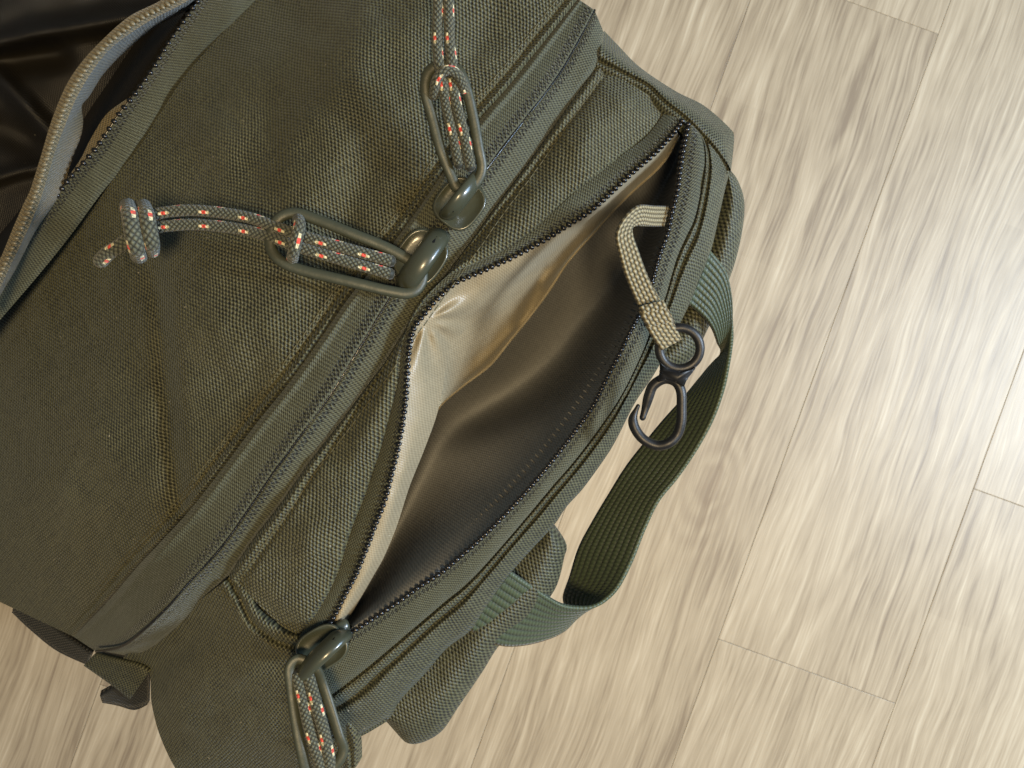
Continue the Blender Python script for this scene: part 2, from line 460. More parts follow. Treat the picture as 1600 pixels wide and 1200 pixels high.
# main outline curves (photo pixels)
L0 = [(945, -60), (903, -2), (850, 65), (800, 128), (745, 193), (700, 258), (640, 345), (590, 410), (545, 465), (500, 530), (450, 600), (400, 662), (345, 735), (300, 793), (250, 848), (215, 885), (170, 938), (115, 995)]
L0d = [.352, .343, .333, .328, .326, .325, .325, .327, .331, .338, .350, .372, .405]
Lt = [(903, -2), (850, 65), (800, 128), (745, 193), (700, 258), (640, 345), (590, 410), (545, 465), (500, 530), (450, 600), (400, 662), (345, 735), (300, 793), (250, 848), (215, 885), (170, 938), (115, 995)]
Z = [(929, 16), (885, 98), (850, 148), (800, 212), (760, 264), (715, 322), (660, 398), (612, 462), (575, 522), (530, 596), (500, 640), (462, 691), (430, 735), (400, 779), (350, 850), (300, 905), (265, 945), (225, 984), (190, 1010), (150, 1018)]
G = [(944, 52), (934, 98), (880, 176), (820, 261), (775, 321), (740, 371), (690, 440), (640, 507), (600, 568), (575, 601), (530, 662), (480, 727), (437, 790), (400, 838), (357, 900), (325, 931), (287, 972), (230, 1017), (190, 1030)]
bandd = [.349, .340, .331, .326, .323, .322, .322, .324, .328, .335, .347, .368, .402]
Zd = [x-0.003 for x in bandd]
LE = [(520, -100), (400, 0), (300, 105), (250, 178), (212, 238), (160, 300), (110, 368), (60, 430), (0, 500), (-80, 590), (-140, 700), (-170, 860)]
LEd = [.378, .374, .372, .374, .382, .398, .425, .46, .50]

def seg_dist(px, py, pts):
    best = 1e9; side = 0; tt = 0
    n = len(pts)-1
    for i in range(n):
        ax, ay = pts[i]; bx, by = pts[i+1]
        vx, vy = bx-ax, by-ay; L = vx*vx+vy*vy
        t = max(0, min(1, ((px-ax)*vx+(py-ay)*vy)/L))
        dx, dy = px-ax-t*vx, py-ay-t*vy
        d = math.hypot(dx, dy)
        if d < best: best = d; side = vx*dy-vy*dx; tt = (i+t)/n
    return best, (1 if side > 0 else -1), tt

def sst(a, b, x):
    t = max(0, min(1, (x-a)/(b-a))); return t*t*(3-2*t)

CREASE = [(228, 370), (250, 470), (262, 600), (268, 690), (285, 800)]
CREASE2 = [(640, 150), (560, 300), (500, 430), (470, 520)]
CREASE3 = [(470, 60), (420, 200), (380, 330)]
CREASE4 = [(150, 780), (210, 840), (270, 840)]
def front_bump(px, py, u, v):
    d = 0
    ds, side, t = seg_dist(px, py, CREASE)
    f = sst(0, .2, t)*1.0
    sg = -side*ds; w_ = sst(0, .25, t)
    d += (-0.0045*sst(-20, 30, sg)*math.exp(-max(sg-20, 0)/80) + 0.0055*math.exp(-(sg/17)**2))*w_
    ds, side, t = seg_dist(px, py, CREASE2); d += 0.0060*math.exp(-(ds/38)**2)*math.sin(math.pi*max(.02, min(t, .98)))
    ds, side, t = seg_dist(px, py, CREASE3); d += 0.0065*math.exp(-(ds/50)**2)*math.sin(math.pi*max(.02, min(t, .98)))
    ds, side, t = seg_dist(px, py, CREASE4); d += 0.004*math.exp(-(ds/55)**2)
    d += 0.006*fbm(px, py, 190, 3.1, 2) + 0.0012*fbm(px, py, 60, 5.2, 2)*sst(0, .15, v)
    # hem at the zip band: a rolled edge
    d += 0.0030*math.exp(-(v/0.012)**2) - 0.0012*math.exp(-((v-0.028)/0.012)**2) + 0.0018*math.exp(-((v-0.06)/0.01)**2)
    # rolls away at the lower end
    d += 0.022*max(0, (u-.80)/.2)**2
    return d
L0c = setd(L0, L0d); LEc = setd(LE, LEd)
a = catmull(L0c, 40); b = catmull(LEc, 40)
mid = [(p*.5+q*.5) for p, q in zip(a, b)]
mid = [(m[0], m[1], m[2]-0.019) for m in mid]
loft('front_panel', [a, mid, b], 240, 170, M['fabric'], bag, front_bump, ang=math.radians(36))

# topstitching along the front panel hem
def stitches(name, curve, length, gap, rad, mat, parent, lift=0.0006, perp=False, jit=0.0):
    "a row of small thread capsules lying on the given (px,py,d) curve"
    pts = catmull(curve, 900); W_ = [P(*p) for p in pts]
    bm = bmesh.new(); acc = 0; i = 0; nxt = 0
    for i in range(1, len(W_)-1):
        acc += (W_[i]-W_[i-1]).length
        if acc < nxt: continue
        nxt = acc + length + gap
        t = (W_[i+1]-W_[i-1]).normalized()
        if perp: t = Vector((-t.y, t.x, 0)).normalized()
        c = W_[i] + Vector((0, 0, lift)) + Vector((random.uniform(-jit, jit), random.uniform(-jit, jit), 0))
        tube_into(bm, [c-t*length/2, c+Vector((0, 0, rad*.4)), c+t*length/2], rad, 5)
    o = bm_obj(name, bm, mat, parent); o['kind'] = 'stuff'; return o

# zip band: two woven tapes meeting on a closed coil
Ltc = setd(Lt, bandd); Zc = setd(Z, Zd); Gc = setd(G, [x+0.0015 for x in bandd])
band = loft('zip_tape', [Zc, Ltc], 200, 24, M['tape'], bag,
     lambda px, py, u, v: 0.0012*math.exp(-(v/.05)**2) + 0.0014*math.exp(-((v-1)/.07)**2) - 0.0016*math.exp(-((v-.86)/.08)**2)
     - 0.0002*math.sin(math.pi*v) + 0.0006*fbm(px, py, 50, 2.2, 2) + 0.014*max(0, (u-.88)/.12)**2, uv='strip')
band2 = loft('zip_tape', [Zc, Gc], 200, 20, M['tape_plain'], bag,
     lambda px, py, u, v: 0.0012*math.exp(-(v/.08)**2) + 0.0030*sst(.85, 1, v) - 0.0001*math.sin(math.pi*v)
     + 0.0006*fbm(px, py, 50, 2.9, 2) + 0.014*max(0, (u-.88)/.12)**2, uv='strip')
coil = tube('zip_coil', [(p[0], p[1], p[2]+0.0014) for p in Zc], 0.0006, M['tooth'], bag, n=240, seg=8)
bm = bmesh.new()
cz = catmull(Zc, 420)
for i, p in enumerate(cz):
    if random.random() < 0.8:
        w = P(p[0], p[1], p[2]+0.0008)
        bmesh.ops.create_icosphere(bm, subdivisions=1, radius=0.00036, matrix=Matrix.Translation(w))
o = bm_obj('coil_teeth', bm, M['tooth'], coil); o['kind'] = 'stuff'

# top panel between the band and the open pocket
U = [(1044, 168), (1012, 211), (975, 240), (937, 270), (900, 299), (868, 328), (837, 357), (800, 384), (750, 409), (707, 427), (675, 452), (650, 480), (634, 520), (627, 550), (624, 590), (618, 618), (612, 638), (597, 695), (575, 762), (550, 825), (527, 897), (500, 950), (482, 975), (462, 1000)]
Ud = [.345, .332, .325, .321, .318, .317, .317, .319, .322, .328, .334]
G2 = G[1:15]
G2d = [.344, .336, .330, .326, .324, .323, .324, .325, .328, .333]
g2 = catmull(setd(G2, [x+.0005 for x in G2d]), 40); uc = catmull(setd(U, Ud), 40)
mid = [((p+q)*.5) for p, q in zip(g2, uc)]; mid = [(m[0], m[1], m[2]-0.004) for m in mid]
def top_bump(px, py, u, v):
    d = 0.0035*fbm(px, py, 120, 8.3, 2) + 0.001*fbm(px, py, 45, 1.3, 2)
    d += 0.0035*math.exp(-(v/.03)**2) - 0.0018*math.exp(-((v-.09)/.05)**2) + 0.0010*math.exp(-((v-.19)/.025)**2)
    d += 0.0022*sst(.93, 1, v)
    d += 0.004*math.exp(-(u/.02)**2) + 0.004*math.exp(-((u-1)/.02)**2)
    return d
loft('top_panel', [g2, mid, uc], 200, 90, M['fabric'], bag, top_bump, ang=math.radians(28))

# gussets at both ends
gu_in = setd([(934, 94), (985, 119), (1015, 135), (1040, 160), (1070, 184), (1100, 215), (1125, 245), (1141, 266)], [.345, .345, .342, .345, .352])
gu_out = setd([(944, 48), (965, 70), (1000, 105), (1055, 142), (1100, 165), (1140, 200), (1147, 216), (1142, 268)], [.366, .368, .370, .372, .372])
mid = [((Vector(p)+Vector(q))*.5) for p, q in zip(catmull(gu_in, 12), catmull(gu_out, 12))]
mid = [(m[0], m[1], m[2]-.009) for m in mid]
gu_t = [(p[0]-14, p[1]+16, p[2]+.004) for p in gu_in]
loft('side_gusset', [gu_t, gu_in, mid, gu_out], 90, 34, M['fabric_side'], bag,
     lambda px, py, u, v: 0.0025*math.exp(-((v-.33)/.05)**2)+0.0015*fbm(px, py, 60, 4.4, 2), ang=math.radians(-38))
gl_in = setd([(357, 903), (376, 938), (396, 975), (430, 1000), (465, 1016), (498, 1060), (520, 1105), (546, 1160), (550, 1205)], [.340, .335, .334, .336, .340, .350, .37])
gl_out = setd([(192, 1028), (231, 1046), (237, 1100), (252, 1155), (282, 1212), (322, 1242), (390, 1262), (470, 1262)], [.402, .405, .41, .42, .43, .44])
mid = [((Vector(p)+Vector(q))*.5) for p, q in zip(catmull(gl_in, 20), catmull(gl_out, 20))]
mid = [(m[0], m[1], m[2]-.008) for m in mid]
gl_t = [(p[0]+16, p[1]-22, p[2]+.004) for p in gl_in]
loft('side_gusset', [gl_t, gl_in, mid, gl_out], 130, 100, M['fabric'], bag,
     lambda px, py, u, v: 0.003*math.exp(-((v-.33)/.025)**2)-0.0012*math.exp(-((v-.38)/.02)**2)+0.0045*fbm(px, py, 110, 6.4, 2)*sst(.2,.5,v)+0.0012*fbm(px, py, 40, 7.4, 2), ang=math.radians(-10))

# pocket zip: left (upper) side and right (lower) side
TL = [(1066, 189), (1050, 210), (1025, 237), (987, 270), (955, 300), (925, 327), (887, 352), (850, 375), (800, 402), (750, 425), (712, 442), (680, 470), (662, 492), (647, 512), (640, 540), (636, 587), (635, 607), (632, 640), (626, 677), (619, 712), (610, 747), (600, 785), (587, 817), (575, 850), (560, 887), (552, 905), (540, 927), (525, 957), (512, 980)]
TLd = [.343, .332, .326, .322, .319, .317, .317, .319, .322, .327, .332]
TR = [(1078, 196), (1070, 237), (1065, 270), (1061, 300), (1052, 337), (1046, 365), (1032, 405), (1022, 442), (1010, 475), (997, 502), (985, 525), (972, 552), (950, 594), (930, 635), (900, 677), (867, 720), (832, 762), (797, 800), (755, 842), (715, 877), (690, 898), (660, 917), (625, 942), (575, 975), (550, 990), (520, 1004)]
TRd = [.343, .337, .333, .332, .331, .331, .331, .331, .332, .333]
RO = [(1084, 196), (1097, 217), (1101, 250), (1095, 297), (1085, 342), (1072, 370), (1057, 405), (1047, 440), (1037, 472), (1017, 517), (1003, 552), (975, 610), (945, 657), (900, 717), (857, 767), (800, 835), (737, 905), (692, 943), (625, 1000), (575, 1042), (520, 1084), (490, 1100)]
ROd = [.345, .339, .336, .335, .334, .334, .334, .335, .337, .340]
TLc = setd(TL, TLd); Uc = setd(U, Ud); TRc = setd(TR, TRd); ROc = setd(RO, ROd)
lz = loft('pocket_zip_tape', [TLc, [(p[0], p[1], p[2]+.0022) for p in Uc]], 200, 12, M['tape_plain'], bag,
     lambda px, py, u, v: 0.0004*fbm(px, py, 40, 2.2, 2)-0.0006*math.sin(math.pi*v), uv='strip')
rz = loft('pocket_zip_tape', [TRc, ROc], 200, 14, M['tape_plain'], bag,
     lambda px, py, u, v: 0.0005*fbm(px, py, 40, 1.2, 2)-0.0008*math.sin(math.pi*v)+.0012*sst(.8, 1, v), uv='strip')

# teeth: small beads on a black cord, each tooth an object
bm = bmesh.new()
bmesh.ops.create_uvsphere(bm, u_segments=7, v_segments=5, radius=1.0)
tooth_me = bpy.data.meshes.new('zip_tooth'); bm.to_mesh(tooth_me); bm.free()
tooth_me.materials.append(M['tooth'])
tooth_me.polygons.foreach_set('use_smooth', [True]*len(tooth_me.polygons))
def teeth(curve, pitch, size, parent, name='zip_tooth', lift=0.0, mesh=tooth_me, limit=300):
    pts = [P(p[0], p[1], p[2]-lift) for p in catmull(curve, 1500)]
    acc = 0; nxt = 0; n = 0
    for i in range(1, len(pts)-1):
        acc += (pts[i]-pts[i-1]).length
        if acc < nxt or n >= limit: continue
        nxt += pitch; n += 1
        t = (pts[i+1]-pts[i-1]).normalized()
        o = bpy.data.objects.new(name, mesh); COL.objects.link(o)
        z = Vector((0, 0, 1)); y = z.cross(t).normalized(); z = t.cross(y)
        R = Matrix((t, y, z)).transposed().to_4x4()
        s = [q*random.uniform(.93, 1.07) for q in size]
        o.matrix_world = Matrix.Translation(pts[i]) @ R @ Matrix.Rotation(random.uniform(-.15, .15)+.35, 4, 'Z') @ Matrix.Diagonal((*s, 1))
        o.parent = parent
    return n
tube('zip_cord', [(p[0], p[1], p[2]+.0006) for p in TLc], 0.00055, M['tooth'], lz, n=160, seg=6)
tube('zip_cord', [(p[0]-3, p[1]-2, p[2]-.0004) for p in TRc], 0.00055, M['tooth'], rz, n=160, seg=6)
PITCH = 0.00255
TRi = [(p[0]-3, p[1]-2, p[2]) for p in TRc]
teeth(TLc, PITCH, (.00108, .00140, .0012), lz, lift=.0004)
teeth(TRi, PITCH, (.00112, .00145, .00125), rz, lift=.0014)

# right panel outside the pocket zip
RP = [(1141, 264), (1132, 300), (1122, 345), (1110, 395), (1092, 440), (1075, 480), (1050, 530), (1025, 580), (992, 630), (965, 683), (948, 712), (912, 762), (885, 792), (866, 820), (832, 857), (800, 893), (760, 947), (735, 985), (700, 1012), (662, 1055), (625, 1095), (605, 1125), (545, 1160)]
RPd = [.353, .350, .349, .349, .349, .350, .350, .351, .353, .358]
RPc = setd(RP, RPd)
rp_in = [(p[0], p[1], p[2]+.0016) for p in ROc]
mid = [((Vector(p)+Vector(q))*.5) for p, q in zip(catmull(rp_in, 30), catmull(RPc, 30))]
mid = [(m[0], m[1], m[2]-.0045) for m in mid]
def rp_bump(px, py, u, v):
    return 0.0010*math.exp(-(v/.05)**2)-.0010*math.exp(-((v-.14)/.06)**2)+.0026*math.exp(-((v-.30)/.045)**2)-.0008*math.exp(-((v-.42)/.06)**2)+0.0015*fbm(px, py, 70, 3.7, 2)+.006*sst(.85, 1, v)
loft('pocket_edge_panel', [rp_in, mid, RPc], 200, 40, M['fabric_side'], bag, rp_bump, ang=math.radians(54))
# the panel's far fold, dropping from its edge to the bag wall
in1 = [(p[0]-(p[0]-700)*.03-6, p[1]-(p[1]-640)*.03-6, p[2]+.03) for p in RPc]
loft('pocket_edge_fold', [[(p[0], p[1], p[2]+.006) for p in RPc], in1], 120, 6, M['fabric_side'], bag, ang=.9)

# padded back panel showing past the pocket
def pad(name, edge, inner, d0, d1):
    e = setd(edge, d0); i = setd(inner, d1)
    m = [((Vector(p)*.62+Vector(q)*.38)) for p, q in zip(catmull(e, 24), catmull(i, 24))]
    m = [(q[0], q[1], q[2]-.010) for q in m]
    lo = [(p[0]-(p[0]-760)*.05, p[1]-(p[1]-640)*.05, p[2]+.03) for p in e]
    return loft(name, [i, m, e, lo], 80, 40, M['pad'], bag,
                lambda px, py, u, v: .0012*fbm(px, py, 60, 9.1, 2), ang=math.radians(40))
pad('back_padding', [(1136, 262), (1152, 281), (1163, 315), (1160, 360), (1148, 412), (1130, 460), (1107, 512), (1080, 560), (1040, 585)],
    [(1125, 268), (1124, 290), (1118, 325), (1108, 365), (1095, 405), (1080, 440), (1062, 478), (1042, 515), (1022, 545)], [.376, .378, .38], [.372, .372, .372])
pad('back_padding', [(862, 815), (884, 850), (881, 872), (866, 922), (830, 965), (783, 1005), (752, 1052), (715, 1106), (690, 1142), (660, 1160), (636, 1161), (618, 1143), (603, 1124)],
    [(850, 826), (835, 845), (815, 865), (790, 895), (765, 930), (740, 965), (712, 995), (685, 1022), (660, 1045), (640, 1066), (620, 1085), (605, 1100), (590, 1115)], [.376, .378, .38, .385, .39], [.368, .368, .37])
# lower front corner of the pocket edge panel: flap end with a dark hem
loft('panel_end_hem', [setd([(605, 1127), (575, 1145), (540, 1163), (500, 1190)], [.360, .362, .365]), setd([(600, 1105), (570, 1125), (535, 1145), (495, 1170)], [.352, .354, .357])], 24, 8, M['fabric_side'], bag, ang=.5)

# ---------------- pocket interior
c0 = [(p[0], p[1], p[2]+.0012) for p in TLc]
C1 = [(1058, 205), (1030, 245), (985, 287), (923, 341), (873, 387), (820, 436), (773, 480), (735, 508), (708, 540), (697, 575), (692, 605), (682, 650), (662, 705), (640, 760), (620, 822), (600, 870), (585, 897), (563, 935), (540, 972)]
C1d = [.350, .350, .350, .350, .345, .340, .336, .335, .337, .340]
C2 = [(1060, 212), (1035, 255), (985, 302), (950, 338), (927, 364), (887, 409), (857, 455), (827, 495), (797, 532), (765, 571), (723, 603), (686, 636), (670, 672), (655, 712), (632, 765), (612, 825), (592, 872), (575, 905), (545, 965)]
C2d = [.358, .368, .376, .382, .382, .378, .370, .362, .352]
C3 = [(1066, 222), (1050, 265), (1020, 320), (990, 390), (950, 450), (905, 505), (860, 560), (810, 605), (760, 640), (715, 675), (680, 720), (650, 775), (620, 835), (595, 885), (565, 935), (540, 975)]
C3d = [.365, .400, .425, .440, .440, .430, .412, .390, .362]
C4 = [(1074, 215), (1064, 260), (1050, 330), (1030, 400), (1000, 480), (965, 545), (920, 620), (870, 680), (815, 740), (760, 795), (705, 845), (655, 890), (600, 940), (550, 980)]
C4d = [.350, .358, .364, .368, .368, .365, .360, .352, .342]
c1 = setd(C1, C1d); c2 = setd(C2, C2d); c3 = setd(C3, C3d); c4 = setd(C4, C4d)
def lin_bump(px, py, u, v):
    d = .0022*fbm(px, py, 70, 2.4, 2)*math.sin(math.pi*min(v*1.0, 1)) 
    # puckers fanning from the zip corner near (665,495)
    r = math.hypot(px-665, py-500); an = math.atan2(py-500, px-665)
    d += .0022*math.cos(an*9)*math.exp(-((r-45)/45)**2)*sst(8, 30, r)*(1-v**3)
    return d
loft('pocket_lining', [c0, [tuple((Vector(p)*.5+Vector(q)*.5)-Vector((0, 0, .004))) for p, q in zip(catmull(c0, 40), catmull(c1, 40))], c1], 200, 34, M['lining'], bag, lin_bump, ang=.6)
def lin_bump2(px, py, u, v):
    d = .003*fbm(px, py, 80, 5.4, 2)*math.sin(math.pi*v)
    for (x0, y0, x1, y1, w, a) in ((850, 440, 945, 345, 9, -.004), (700, 620, 800, 520, 10, -.004), (815, 500, 850, 420, 8, .003)):
        ds, sd, t = seg_dist(px, py, [(x0, y0), (x1, y1)]); d += a*math.exp(-(ds/w)**2)*min(1, 2.5*math.sin(math.pi*v))
    return d
loft('pocket_lining', [c1, c2], 200, 30, M['lining'], bag, lin_bump2, ang=.6)
tube('lining_seam', [(p[0], p[1], p[2]-.0006) for p in c2], .0007, M['lining'], bag, n=120, seg=8)
c2b = [(p[0]-3, p[1]-3, p[2]+.002) for p in c2]
def dl_fold(px, py):
    # a soft fold running across the inner wall, its lower side lying nearer the opening
    nx, ny = -0.335, -0.942
    s_ = (px-690)*-nx*0 + ((py-650)*0.942 + (px-690)*0.335)
    return .014*sst(-30, 70, s_) + .004*math.sin(s_/26.0)*sst(0, 60, s_)
dl = loft('pocket_dark_lining', [c2b, c3, c4, [(p[0], p[1], p[2]+.0012) for p in TRc]], 180, 90, M['dark_lining'], bag,
     lambda px, py, u, v: .006*fbm(px, py, 150, 6.1, 2)*math.sin(math.pi*v)-dl_fold(px, py)*math.sin(math.pi*v), ang=.9)
dl['label'] = 'dark grey inner wall of the open top pocket'
stc = setd([(1030, 380), (1012, 425), (985, 490), (955, 545), (920, 602), (885, 652), (855, 692), (800, 755), (745, 812), (700, 858), (640, 910)], [.352, .352, .352, .352, .350])
stitches('seam_stitching', stc, .0018, .0010, .0004, M['thread_grey'], bag, lift=.004, perp=True)

# ---------------- front panel hem thread rows
off = lambda c, dx, dy, dz=0: [(p[0]+dx, p[1]+dy, p[2]+dz) for p in c]

# ---------------- main compartment zip, open, top left
T1 = [(330, -30), (310, 0), (295, 22), (265, 65), (237, 110), (212, 145), (185, 180), (155, 225), (130, 255), (105, 283), (80, 318), (50, 355), (20, 395), (-20, 445), (-80, 520)]
T1c = setd(T1, [.376, .372, .370, .372, .378, .392])
LEz = setd([(430, -30), (400, 0), (345, 55), (300, 105), (250, 178), (212, 238), (160, 300), (110, 368), (60, 430), (0, 500), (-60, 570)], [.3775, .3735, .3715, .3735, .3795, .394])
mz = loft('main_zip_tape', [T1c, LEz], 140, 20, M['tape'], bag,
     lambda px, py, u, v: -0.0010*math.sin(math.pi*v)+.0015*sst(.85, 1, v)+.0006*fbm(px, py, 40, 3.3, 2), uv='strip')
tube('zip_cord', [(p[0], p[1], p[2]+.0004) for p in T1c], 0.0005, M['tooth'], mz, n=90, seg=6)
teeth(T1c, .0040, (.0013, .0015, .0012), mz, lift=.0003)
F1 = [(310, -40), (252, 0), (200, 27), (150, 72), (120, 107), (100, 140), (80, 190), (62, 250), (47, 297), (37, 318), (20, 357), (0, 405), (-40, 490)]
F2 = [(345, -35), (290, 3), (228, 36), (175, 74), (145, 110), (120, 152), (102, 195), (85, 240), (68, 297), (60, 320), (42, 362), (14, 420), (-25, 505)]
F1c = setd(F1, [.362, .358, .356, .356, .358, .362]); F2c = setd(F2, [.364, .360, .358, .358, .360, .364])
fm = [((Vector(p)+Vector(q))*.5) for p, q in zip(catmull(F1c, 24), catmull(F2c, 24))]; fm = [(m[0], m[1], m[2]-.0022) for m in fm]
fl = loft('flap_zip_tape', [F1c, fm, F2c], 140, 12, M['tape_beige'], bag, uv='strip')
tan_me = tooth_me.copy(); tan_me.name = 'tan_tooth'; tan_me.materials[0] = M['tooth_tan']
teeth([(p[0], p[1], p[2]-.0006) for p in fm], .0025, (.00105, .0016, .0010), fl, lift=.0003, mesh=tan_me)
F3 = setd([(350, -20), (300, 12), (238, 46), (190, 86), (160, 118), (140, 150), (128, 165), (130, 190), (126, 215), (112, 250), (100, 292), (80, 325), (55, 362), (25, 420)], [.39, .39, .385, .38, .375, .372])
fl2 = loft('flap_zip_tape', [[(p[0], p[1], p[2]+.0012) for p in F2c], F3], 100, 14, M['tape_beige'], bag, uv='strip')
# black glossy lining of the main compartment with soft folds
def blk_bump(px, py, u, v):
    d = .004*fbm(px, py, 90, 1.9, 2)
    for pts, a, w in (([(-20, 72), (60, 52), (140, 38), (240, 22)], -.014, 17), ([(0, 118), (40, 165), (75, 205)], -.012, 15), ([(-10, 280), (30, 268), (60, 262)], -.009, 10), ([(0, 200), (50, 225)], .008, 25), ([(0, 95), (90, 85)], .010, 22)):
        ds, sd, t = seg_dist(px, py, pts); d += a*math.exp(-(ds/w)**2)
    return d
loft('main_compartment_lining', [setd([(500, -150), (300, -60), (160, -60), (-60, -60), (-150, -60)], [.42, .42]), setd([(500, -60), (330, 60), (160, 160), (-20, 200), (-150, 240)], [.435, .435]), setd([(400, 40), (300, 130), (170, 300), (-20, 480), (-150, 600)], [.44, .44])], 120, 100, M['black_lining'], bag, blk_bump, ang=.3)
loft('main_compartment_lining', [[(p[0]+3, p[1]+3, p[2]+.004) for p in T1c], setd([(260, -10), (200, 70), (150, 150), (90, 240), (20, 340), (-60, 430)], [.44, .44])], 60, 20, M['black_lining'], bag, ang=.2)
fw = loft('main_compartment_lining', [setd([(190, 160), (165, 180), (140, 220), (125, 250), (100, 285)], [.385, .382, .378]), setd([(205, 150), (195, 165), (175, 195), (145, 235), (110, 280)], [.382, .380, .376])], 20, 8, M['tape_beige'], bag, ang=.2)

# ---------------- carry handle: one webbing loop
HA = [(1068, 472, .356), (1078, 478, .362), (1100, 497, .364), (1113, 515, .368), (1121, 537, .376), (1125, 553, .390), (1105, 578, .408), (1072, 618, .405), (1045, 648, .409), (1020, 677, .408), (980, 727, .408), (950, 775, .408), (925, 817, .408), (905, 855, .408), (892, 897, .409), (881, 935, .418), (893, 966, .408), (882, 984, .404), (850, 999, .394), (810, 1008, .382), (775, 1006, .372), (740, 987, .366), (725, 975, .362)]
HB = [(1100, 385, .350), (1113, 396, .356), (1134, 425, .360), (1143, 465, .364), (1145, 503, .368), (1143, 535, .373), (1138, 570, .378), (1130, 610, .382), (1114, 655, .385), (1089, 702, .388), (1060, 745, .39), (1030, 782, .39), (1008, 827, .39), (988, 877, .388), (968, 915, .385), (948, 936, .383), (928, 947, .381), (905, 949, .379), (877, 944, .375), (850, 928, .369), (825, 911, .364), (800, 894, .358), (785, 882, .352)]
def ribbon(name, A, B, nu, nv, mat, parent, thick, crown=0.0):
    rows = []; uvs = []; acc = 0
    a = []; b = []
    # shared parameter so the two edges stay paired
    n = len(A)
    for i in range(nu):
        t = i/(nu-1)
        a.append(cr1([Vector(p) for p in A], t)); b.append(cr1([Vector(p) for p in B], t))
    for i in range(nu):
        pa = P(*a[i]); pb = P(*b[i]); row = [pa.lerp(pb, j/(nv-1)) for j in range(nv)]
        if i: acc += (row[nv//2]-rows[-1][nv//2]).length
        w = (pb-pa).length
        uvs += [(acc, j/(nv-1)*0.025 if name == 'carry_handle' else j/(nv-1)*w) for j in range(nv)]
        rows.append(row)
    o = link(name, grid_mesh(name, rows, uvs), mat, parent)
    md = o.modifiers.new('thickness', 'SOLIDIFY'); md.thickness = thick; md.offset = 0
    return o
hd = ribbon('carry_handle', HA, HB, 160, 14, M['webbing'], bag, .0016)
hd['label'] = 'green webbing carry handle looping off the far edge of the bag'

# ---------------- strap bits at the lower left
ribbon('shoulder_strap', [(25, 935, .50), (60, 955, .50), (100, 985, .50), (145, 1018, .50)], [(22, 955, .505), (50, 982, .505), (90, 1014, .505), (137, 1036, .505)], 30, 6, M['webbing_black'], bag, .003)
ribbon('strap_tab', [(150, 1020, .405), (180, 1028, .402), (215, 1036, .40), (236, 1046, .40)], [(134, 1037, .41), (160, 1055, .41), (190, 1077, .41), (205, 1090, .412)], 20, 6, M['fabric_side'], bag, .003)
ribbon('strap_tail', [(233, 1045, .408), (212, 1052, .410), (186, 1066, .412), (157, 1083, .415)], [(232, 1098, .418), (212, 1106, .42), (186, 1099, .42), (162, 1094, .42)], 20, 6, M['webbing_black'], bag, .003)

# ---------------- bag wall down to the floor
wall = [(930, 30), (960, 80), (1040, 140), (1120, 200), (1128, 262), (1125, 330), (1095, 420), (1050, 520), (980, 635), (930, 715), (850, 815), (790, 890), (720, 985), (640, 1070), (560, 1150), (480, 1280), (340, 1260), (262, 1150), (248, 1060), (150, 1005), (60, 940), (-60, 900), (-200, 850), (-260, 400), (-200, -100), (300, -220), (800, -160), (930, 30)]
rows = []; uvs = []
pts = catmull([(p[0], p[1], 0) for p in wall], 160)
c = Vector((0, 0, 0))
for p in pts: c += P(p[0], p[1], .39)/len(pts)
for k in range(7):
    t = k/6
    row = []
    for i, p in enumerate(pts):
        w = P(p[0], p[1], .40)
        dt = .455 - .065*sst(480, 720, p[0])
        w.z = (HC-dt)*(1-t)
        s = 1 - .03*math.sin(math.pi*min(t*1.0, 1)) - .005*t - .05
        w.x = c.x+(w.x-c.x)*s; w.y = c.y+(w.y-c.y)*s
        row.append(w); uvs.append((i*.008, w.z))
    rows.append(row)
link('bag_wall', grid_mesh('bag_wall', rows, uvs), M['fabric'], bag)

